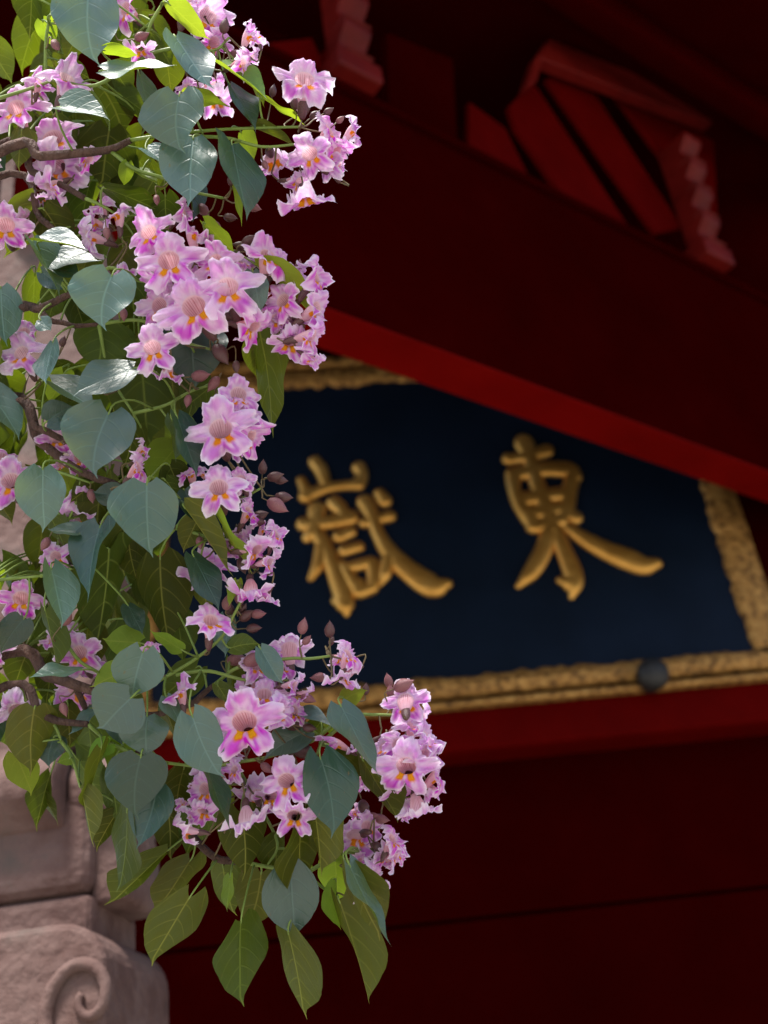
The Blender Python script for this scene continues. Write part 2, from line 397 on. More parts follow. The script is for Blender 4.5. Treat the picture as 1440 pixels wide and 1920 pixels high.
def stroke(b, pts, H):
    """domed brush stroke: pts = (x, y, r) in plaque coordinates"""
    P3 = [Vector(p) for p in pts]
    P3 = catmull(P3, 6) if len(P3) > 1 else [P3[0]-Vector((.004, 0, 0)), P3[0]+Vector((.004, 0, 0))]
    K = 8; rows = []
    # rounded ends
    def ends(p, q):
        d = Vector((p.x-q.x, p.y-q.y, 0)); d = d.normalized() if d.length > 1e-6 else Vector((1, 0, 0))
        return [Vector((p.x+d.x*p.z*math.sin(a), p.y+d.y*p.z*math.sin(a), p.z*math.cos(a))) for a in (math.pi/2*.97, math.pi/2*.75, math.pi/2*.5, math.pi/2*.25)]
    full = ends(P3[0], P3[1]) + P3 + ends(P3[-1], P3[-2])[::-1]
    for i, p in enumerate(full):
        a_ = full[max(i-1, 0)]; b_ = full[min(i+1, len(full)-1)]
        d = Vector((b_.x-a_.x, b_.y-a_.y, 0)); d = d.normalized() if d.length > 1e-7 else Vector((1, 0, 0))
        nrm = Vector((-d.y, d.x, 0))
        row = []
        for k in range(K+1):
            th = math.pi*k/K
            off = -math.cos(th)*p.z; hgt = min(H, p.z*1.0)*(math.sin(th)**.5)
            q = p + nrm*off
            row.append(b.verts.new(PC + PE*q.x + PU*q.y + PN*(hgt+.0005 if 0 < k < K else -.003)))
        rows.append(row)
    for A, B in zip(rows, rows[1:]):
        for k in range(K): b.faces.new((A[k], A[k+1], B[k+1], B[k]))
def character(name, ox, oy, sc, strokes, label):
    b = bmesh.new()
    for st in strokes:
        pts = []
        for (x, y, r) in st:
            q = hit(ox+x/sc, oy+y/sc, PC+PN*.02, PN) - PC
            pts.append((q.dot(PE), q.dot(PU), r/sc*(4.75/FPX)*1.2))
        stroke(b, pts, .026)
    bmesh.ops.recalc_face_normals(b, faces=b.faces)
    o = put(name, b, GOLD, plq, True); o['label'] = label; return o
character('gold_character', 900, 780, 3.6, [
    [(300, 170, 62), (335, 260, 52), (365, 380, 45), (430, 560, 54), (490, 740, 54)],
    [(195, 278, 42), (300, 268, 34), (455, 222, 44)],
    [(228, 395, 52), (235, 500, 38), (285, 610, 45), (375, 730, 52)],
    [(225, 385, 48), (400, 352, 48), (590, 350, 56), (640, 395, 48)],
    [(632, 395, 46), (605, 500, 48), (590, 620, 45), (555, 700, 40)],
    [(285, 555, 52), (420, 530, 46), (570, 515, 46)],
    [(330, 655, 50), (450, 630, 46), (580, 610, 46)],
    [(365, 735, 48), (450, 720, 48), (540, 690, 45)],
    [(610, 650, 30), (648, 675, 44)],
    [(485, 730, 52), (435, 890, 52), (350, 1040, 48), (262, 1135, 18)],
    [(510, 760, 45), (570, 900, 48), (625, 1030, 55), (645, 1120, 48), (622, 1210, 16)],
    [(545, 1098, 24), (610, 1125, 48)],
    [(580, 735, 26), (700, 815, 46), (850, 895, 58), (1000, 955, 68), (1110, 998, 58), (1200, 985, 32)],
], 'raised gold character for east')
character('gold_character', 500, 780, 3.789, [
    [(242, 440, 28), (275, 520, 38), (275, 560, 46)],
    [(275, 560, 42), (420, 503, 36), (560, 482, 34), (655, 478, 40)],
    [(345, 315, 45), (392, 385, 44), (420, 490, 34)],
    [(655, 355, 46), (680, 405, 38), (655, 470, 44)],
    [(355, 655, 58), (345, 740, 46)],
    [(480, 610, 50), (530, 655, 46), (545, 720, 40)],
    [(262, 757, 48), (420, 748, 46), (595, 710, 52)],
    [(285, 855, 30), (335, 800, 46)],
    [(340, 800, 46), (400, 895, 50), (465, 1050, 50), (525, 1210, 56), (560, 1325, 54), (568, 1395, 18)],
    [(485, 1300, 24), (545, 1330, 48)],
    [(385, 930, 40), (362, 1050, 38), (312, 1140, 20)],
    [(512, 850, 40), (595, 812, 40)],
    [(545, 950, 36), (655, 918, 36)],
    [(530, 1040, 28), (600, 1150, 42), (660, 1245, 38)],
    [(560, 1072, 34), (740, 1030, 40)],
    [(750, 1040, 46), (760, 1120, 42), (755, 1195, 38)],
    [(650, 1180, 40), (650, 1245, 38), (755, 1210, 36)],
    [(800, 535, 36), (838, 590, 46)],
    [(688, 752, 30), (790, 722, 34), (880, 700, 38)],
    [(700, 603, 54), (745, 690, 46), (790, 820, 42), (880, 965, 56), (1010, 1085, 66), (1180, 1195, 74), (1285, 1180, 32)],
    [(860, 1010, 42), (842, 1110, 38), (808, 1178, 18)],
], 'raised gold character for sacred mountain')

# ------------------------------------------------------------------ stone pillar at the end of the angled beam
pd = 2.62
pc = px(112, 1000, pd); pil_c = Vector((pc.x, pc.y, 0))
pil = empty('stone_pillar', pil_c, 'weathered pink stone pillar with moulded block and spiral scroll drum', 'pillar')
ax = Vector((math.cos(R_(-4)), math.sin(R_(-4)), 0)); ay = Vector((-ax.y, ax.x, 0))
def zat(y, x=130): return hit(x, y, pil_c - ay*.15, ay).z
def xat(x, y): return (hit(x, y, pil_c - ay*.15, ay)-pil_c).dot(ax)
def obs(name, x0, x1, y0, y1, z0, z1, bev, par=pil, sm=False):
    b = bmesh.new(); obox(b, pil_c, ax, ay, Z, x0, x1, y0, y1, z0, z1, bev, 3); return put(name, b, STONE, par, sm)
xr = xat(185, 1000); xr2 = xat(163, 1710); xr3 = xat(226, 1650); xr4 = xat(215, 1850); xl = -xr
z_drum = zat(1740); z_b0 = zat(1692); z_b1 = zat(1540); z_c0 = zat(1500); z_c1 = zat(1385)
obs('shaft', -xr, xr, -.15, .16, z_c1-.01, zat(180), .02)
obs('shaft', -xr2, xr2, -.13, .14, z_drum-.05, z_b0+.02, .02)
obs('shaft', -xr2*.98, xr2*.98, -.14, .15, z_b0+.021, z_c0+.02, .03)
# side bracket stone
b = bmesh.new()
prism(b, [pil_c+ax*x+ay*(-.10)+Z*z for x, z in ((xr2*.9, z_b0), (xr3*.97, z_b0+.004), (xr3, z_b0+.03), (xr3*.99, z_b1-.02), (xr3*.9, z_b1+.03), (xr2*.9, z_b1+.08))], ay*.2, .012, 3)
put('side_block', b, STONE, pil, True)
# sloped moulded block (lighter chamfered face)
b = bmesh.new(); xq = xat(250, 1440)
prof = [(-.17, z_c1+.03), (-.17, z_c1-.02), (-.21, z_c0+.045), (-.205, z_c0), (-.14, z_c0-.05), (.15, z_c0-.05), (.19, z_c0), (.15, z_c1+.03)]
prism(b, [pil_c+ax*(-xr*1.1)+ay*n+Z*z for n, z in prof], ax*(xr*1.1+xr*.62), .01, 2)
prism(b, [pil_c+ax*(xr*.62+.002)+ay*(n*.8+.02)+Z*(z-.004) for n, z in prof], ax*(xr*.55), .012, 2)
put('moulded_block', b, STONE, pil)
# drum stone: rounded slab with a spiral scroll in relief
b = bmesh.new(); rr = .085; pts = []
zd0 = zat(2400)
pts = [(-xr4*1.0, zd0), (xr4, zd0), (xr4, z_drum-rr)]
for i in range(1, 8):
    a = i/7*math.pi/2; pts.append((xr4-rr+rr*math.cos(a), z_drum-rr+rr*math.sin(a)))
for i in range(0, 8):
    a = math.pi/2+i/7*math.pi/2; pts.append((-xr4+rr+rr*math.cos(a), z_drum-rr+rr*math.sin(a)))
yf = -.20
prism(b, [pil_c+ax*x+ay*yf+Z*z for x, z in pts], ay*.38, .012, 2, True)
drum = put('drum_stone', b, STONE, pil)
b = bmesh.new()
ctr = Vector((xat(184, 1888), 0, zat(1888)))
sp = []; rads = []
for i in range(0, 46):
    a = math.pi*1.35 - i*.18; r = .092*math.exp(-i*.045)
    sp.append(pil_c + ax*(ctr.x+r*math.cos(a)) + ay*(yf-.004) + Z*(ctr.z+r*math.sin(a)*1.2)); rads.append(.015*math.exp(-i*.016))
tube(b, sp, rads, 8)
bmesh.ops.translate(b, verts=b.verts, vec=-pil.location)
o = link('spiral_scroll', mesh('spiral_scroll', b, True), drum, STONE)
obs('base_block', -xr4*1.25, xr4*1.25, -.26, .26, 0, zd0-.002, .02)

# ------------------------------------------------------------------ the catalpa tree
D0 = 1.24
TB = Vector((-1.25, 1.05, 0))
tree = empty('catalpa_tree', TB, 'catalpa tree branch with lilac frilled blossoms and glaucous heart-shaped leaves', 'tree')
TI = -TB
anchors = []          # sampled points on stems, for petioles and pedicels
def stempart(name, pts, r0_, r1_, mat, sides=7, n=6, knots=False, anchor=True):
    P3 = [px(*p) if isinstance(p, tuple) else p for p in pts]
    c = catmull(P3, n); m = len(c)-1
    rr = [r0_+(r1_-r0_)*i/m for i in range(m+1)]
    if knots: rr = [r*(1+.16*max(0, noise.noise(Vector((i*.7, r0_*900, len(pts))))) ) for i, r in enumerate(rr)]
    b = bmesh.new(); tube(b, c, rr, sides)
    bmesh.ops.translate(b, verts=b.verts, vec=TI)
    o = link(name, mesh(name, b, True), tree, mat)
    if anchor: anchors.extend(c)
    return o
# trunk and off-frame limbs
stempart('trunk', [TB+Vector((0, 0, -.1)), TB+Vector((.02, .0, .8)), TB+Vector((-.03, .02, 1.7)), TB+Vector((.0, .05, 2.6)), TB+Vector((.08, .06, 3.6))], .085, .035, BARK, 12, 8, True, False)
def tp(z): return TB + Vector((-.0+.02*max(0, z-2.6)/1, .04, z))
woody = [
    ([(-30, 300, 1.26), (76, 293, 1.25), (150, 287, 1.25), (207, 280, 1.245), (245, 263, 1.24)], .0052, .0034, 2.35),
    ([(-30, 285, 1.30), (60, 322, 1.28), (112, 345, 1.27), (160, 372, 1.26)], .0042, .0030, 2.34),
    ([(-30, 340, 1.32), (76, 410, 1.30), (122, 452, 1.29)], .0042, .003, 2.32),
    ([(-40, 620, 1.28), (76, 578, 1.26), (128, 553, 1.25), (158, 545, 1.25)], .0046, .0028, 2.1),
    ([(-40, 600, 1.31), (100, 603, 1.28), (140, 611, 1.27), (185, 608, 1.27)], .0034, .002, 2.08),
    ([(-40, 760, 1.31), (76, 830, 1.28), (125, 868, 1.27), (175, 895, 1.26), (230, 915, 1.26), (330, 990, 1.26)], .0058, .0026, 1.95),
    ([(-40, 780, 1.29), (70, 803, 1.26), (105, 818, 1.26), (135, 832, 1.26)], .0045, .003, 1.93),
    ([(-40, 1250, 1.30), (90, 1268, 1.27), (140, 1284, 1.26), (190, 1303, 1.26), (215, 1335, 1.27)], .0066, .004, 1.62),
    ([(-40, 1310, 1.28), (76, 1340, 1.26), (110, 1352, 1.255), (165, 1358, 1.25)], .0048, .0034, 1.6),
    ([(140, 1284, 1.26), (152, 1310, 1.27), (165, 1340, 1.28)], .004, .003, None),
    ([(345, 1540, 1.29), (372, 1580, 1.27), (408, 1610, 1.26), (445, 1614, 1.26)], .0036, .0042, None),
    ([(215, 1335, 1.27), (270, 1430, 1.29), (345, 1540, 1.29)], .004, .0036, None),
    ([(362, 1320, 1.27), (382, 1300, 1.265), (402, 1284, 1.26)], .0034, .0026, None),
    ([(215, 1335, 1.27), (290, 1340, 1.28), (362, 1320, 1.27)], .0036, .003, None),
]
for pts, a, b_, zt in woody:
    P3 = [px(*p) for p in pts]
    if zt: P3 = [tp(zt-.12), tp(zt-.12).lerp(P3[0], .5)+Vector((0, 0, .03))] + P3
    stempart('branch', P3, a*1.05 if not zt else a*1.4, b_*1.05, BARK, 8, 6, True)
green = [
    [(245, 263, 1.24), (310, 253, 1.235), (400, 244, 1.23), (480, 240, 1.225), (560, 238, 1.22)],
    [(320, 257, 1.235), (420, 258, 1.22), (490, 275, 1.22), (560, 270, 1.22)],
    [(210, 285, 1.245), (255, 318, 1.24), (310, 335, 1.24), (352, 357, 1.24), (420, 372, 1.24)],
    [(160, 372, 1.26), (190, 385, 1.26), (215, 400, 1.26)],
    [(100, 150, 1.26), (180, 160, 1.25), (260, 110, 1.24), (330, 90, 1.24), (400, 95, 1.24), (430, 70, 1.24)],
    [(-20, 190, 1.28), (60, 165, 1.27), (100, 150, 1.26)],
    [(85, 140, 1.27), (88, 60, 1.27), (110, -20, 1.27)],
    [(260, 110, 1.24), (285, 40, 1.24), (330, -30, 1.24)],
    [(158, 545, 1.25), (205, 502, 1.25), (260, 526, 1.245), (300, 520, 1.24), (370, 480, 1.24), (440, 470, 1.24)],
    [(300, 520, 1.24), (360, 530, 1.25), (450, 560, 1.25), (520, 590, 1.24), (570, 610, 1.24)],
    [(185, 608, 1.27), (250, 600, 1.28), (290, 610, 1.28), (345, 640, 1.27), (395, 655, 1.26)],
    [(250, 775, 1.28), (310, 760, 1.27), (355, 735, 1.265), (400, 720, 1.26)],
    [(185, 608, 1.27), (205, 700, 1.29), (250, 775, 1.28)],
    [(330, 990, 1.26), (360, 960, 1.25), (440, 940, 1.245), (490, 915, 1.24)],
    [(330, 990, 1.26), (400, 1010, 1.25), (450, 1040, 1.25), (480, 1070, 1.25)],
    [(160, 880, 1.27), (150, 905, 1.27), (140, 950, 1.28), (110, 1010, 1.29)],
    [(60, 875, 1.28), (110, 885, 1.27), (170, 905, 1.265)],
    [(76, 1080, 1.27), (130, 1068, 1.265), (160, 1050, 1.265)],
    [(-30, 1090, 1.29), (76, 1080, 1.27)],
    [(120, 1200, 1.28), (150, 1240, 1.27), (190, 1265, 1.26), (240, 1310, 1.25)],
    [(240, 1310, 1.245), (300, 1275, 1.24), (360, 1240, 1.24), (415, 1195, 1.24), (440, 1150, 1.24), (455, 1120, 1.24)],
    [(330, 1265, 1.24), (390, 1258, 1.24), (460, 1275, 1.24), (540, 1275, 1.24)],
    [(402, 1284, 1.26), (450, 1250, 1.25), (540, 1235, 1.24), (580, 1235, 1.235), (620, 1230, 1.235)],
    [(200, 1390, 1.26), (262, 1418, 1.255), (300, 1428, 1.25), (385, 1440, 1.25)],
    [(165, 1358, 1.25), (200, 1390, 1.26)],
    [(385, 1440, 1.25), (440, 1430, 1.25), (500, 1420, 1.25), (560, 1400, 1.25)],
    [(560, 1400, 1.25), (600, 1380, 1.245), (640, 1340, 1.24), (655, 1305, 1.24)],
    [(600, 1395, 1.245), (660, 1345, 1.24), (700, 1340, 1.24), (765, 1342, 1.235)],
    [(600, 1395, 1.26), (680, 1410, 1.26), (735, 1400, 1.25), (770, 1420, 1.25)],
    [(445, 1614, 1.26), (500, 1625, 1.26), (570, 1640, 1.255), (635, 1688, 1.25)],
    [(570, 1640, 1.255), (640, 1600, 1.26), (680, 1600, 1.25), (700, 1590, 1.25)],
    [(440, 1430, 1.25), (480, 1500, 1.27), (520, 1580, 1.27), (500, 1625, 1.26)],
    [(115, 1390, 1.27), (135, 1420, 1.265), (150, 1475, 1.26)],
    [(90, 1345, 1.27), (105, 1365, 1.27), (115, 1390, 1.27)],
]
for pts in green: stempart('stem', pts, .0024, .0015, STEM, 6, 5)

# ---- leaf meshes (unit: half-width 1 at widest along X, length 1 along Y, normal +Z)
import bisect
WT = [(0, .30), (.04, .60), (.10, .84), (.18, .97), (.28, 1), (.40, .97), (.52, .865), (.64, .68), (.75, .46), (.83, .22), (.89, .085), (.945, .03), (1, .006)]
def wprof(t):
    i = max(1, min(len(WT)-1, bisect.bisect_right([q[0] for q in WT], t)))
    (a, x), (b, y) = WT[i-1], WT[i]; k = (t-a)/(b-a); k = k*k*(3-2*k)*.35+k*.65
    return x+(y-x)*k
def leafmesh(i, fold, curl, wav, twist, mat, side):
    rng = random.Random(i*31+5); me = bpy.data.meshes.new('leaf')
    NU, NV = 18, 12; V = []; UV = []; Fc = []
    skew = rng.uniform(-.2, .2); ph = rng.uniform(0, 6); lobe = rng.uniform(.03, .2); shp = rng.uniform(.82, 1.22); asym = rng.uniform(-.12, .12)
    for a in range(NU+1):
        t = a/NU; t = t**1.05; wd = wprof(t**shp)
        for b in range(NV+1):
            s = -1+2*b/NV; x = s*wd*(1+asym*(1 if s > 0 else -1))*(1+.05*noise.noise(Vector((t*5+ph, 1 if s > 0 else 5, i)))*abs(s))
            y = t - lobe*abs(s)**1.6*max(0, 1-t*3.2)**1.5
            z = fold*abs(x)**1.15 - curl*t*t - .06*(1-t)*abs(x)**2
            z += wav*(math.sin(t*9+ph+(1.7 if s > 0 else 0))*abs(x)**1.5)
            z += .005*math.sin((t-.34*abs(x)**.8)*5.6*2*math.pi)*(1-abs(s))*1.2*min(1, abs(x)*4)
            x2 = x + skew*math.sin(t*math.pi)*.6; 
            if t > .88: x2 += (t-.88)*2.2*(1 if ph > 3 else -1)*.5
            ca, sa = math.cos(twist*(t-.4)), math.sin(twist*(t-.4))
            V.append((x2*ca - z*sa, y, x2*sa + z*ca)); UV.append((x*.5+.5, t))
    for a in range(NU):
        for b in range(NV):
            q = a*(NV+1)+b; Fc.append((q, q+1, q+NV+2, q+NV+1))
    me.from_pydata(V, [], Fc); uvl = me.uv_layers.new(name='UVMap')
    for l in me.loops: uvl.data[l.index].uv = UV[l.vertex_index]
    me.polygons.foreach_set('use_smooth', [True]*len(me.polygons)); me.materials.append(mat); return me
LM = {}
for key, mat in (('T', LEAF), ('D', LEAFD), ('Y', LEAFY)):
    LM[key] = [leafmesh(i+{'T': 0, 'D': 20, 'Y': 40}[key], [.18, .36, .26, .52, .10, .44][i], [.14, .30, -.08, .20, .36, .10][i], [.08, .14, .10, .07, .16, .09][i], [.15, -.5, .45, .25, -.35, .7][i], mat, 0) for i in range(6)] + [leafmesh(i+60+{'T': 0, 'D': 20, 'Y': 40}[key], [.30, .15, .48, .22, .38, .08][i], [.22, .05, .30, -.12, .12, .4][i], [.13, .08, .05, .15, .1, .12][i], [-.4, .55, -.2, .3, -.6, .2][i], mat, 0) for i in range(6)]
Fc_cam = -Fw
def near_anchor(p, lo=.0):
    return min(anchors, key=lambda q: (q-p).length_squared)
lrng = random.Random(3)
def leaf(bx, by, tx, ty, wpx, kind='T', d=None, var=None, dd=None):
    """kind: T glaucous upper side to the viewer, D dark upper side, U underside, V dark underside, Y young underside, G young upper"""
    under = kind in 'UVY'
    key = {'T': 'T', 'U': 'T', 'D': 'D', 'V': 'D', 'Y': 'Y', 'G': 'Y'}[kind]
    if d is None: d = D0 + (lrng.uniform(.01, .10) if under else lrng.uniform(-.07, .02))
    Lp = math.hypot(tx-bx, ty-by)*d/FPX
    if dd is None: dd = (.28 if under else -.28)*Lp*lrng.uniform(.2, 2.2)*(1 if ty > by else -.5)
    B = px(bx, by, d); T = px(tx, ty, d+dd)
    Y = (T-B); L_ = Y.length; Y.normalize()
    view = (CAM-B).normalized()
    n = (view - Y*view.dot(Y)).normalized()              # normal if seen face-on
    wv = wpx*d/FPX; wr = max(wv, .66*L_)
    c = min(1, wv/wr); ang = math.acos(c)*.85 + R_(lrng.uniform(-4, 24))
    if under: n = -n
    cand = []
    for sg in (1, -1):
        q = Matrix.Rotation(sg*ang, 3, Y) @ n; cand.append(q)
    n = max(cand, key=lambda q: q.z)
    X = Y.cross(n).normalized(); n = X.cross(Y)
    me = LM[key][lrng.randrange(12) if var is None else var + (6 if lrng.random() < .5 else 0)]
    o = link('leaf', me, tree)
    Mx = Matrix((X*wr*.5, Y*L_, n*wr*.5)).transposed().to_4x4(); Mx.translation = B + TI
    o.matrix_basis = Mx
    # petiole
    A = near_anchor(B); 
    dirn = -Y*.35*(A-B).length
    mid = (A+B)*.5 + dirn*.35
    b_ = bmesh.new(); pts = catmull([B+Y*L_*.03, B+dirn*.25+(mid-B)*.15, mid, A], 3); m = len(pts)-1
    Mi = (Matrix.Translation(TB) @ Mx).inverted()
    tube(b_, pts, [.0009+.0005*i/m for i in range(m+1)], 5)
    bmesh.ops.transform(b_, matrix=Mi, verts=b_.verts)
    link('petiole', mesh('petiole', b_, True), o, STEM)
    return o
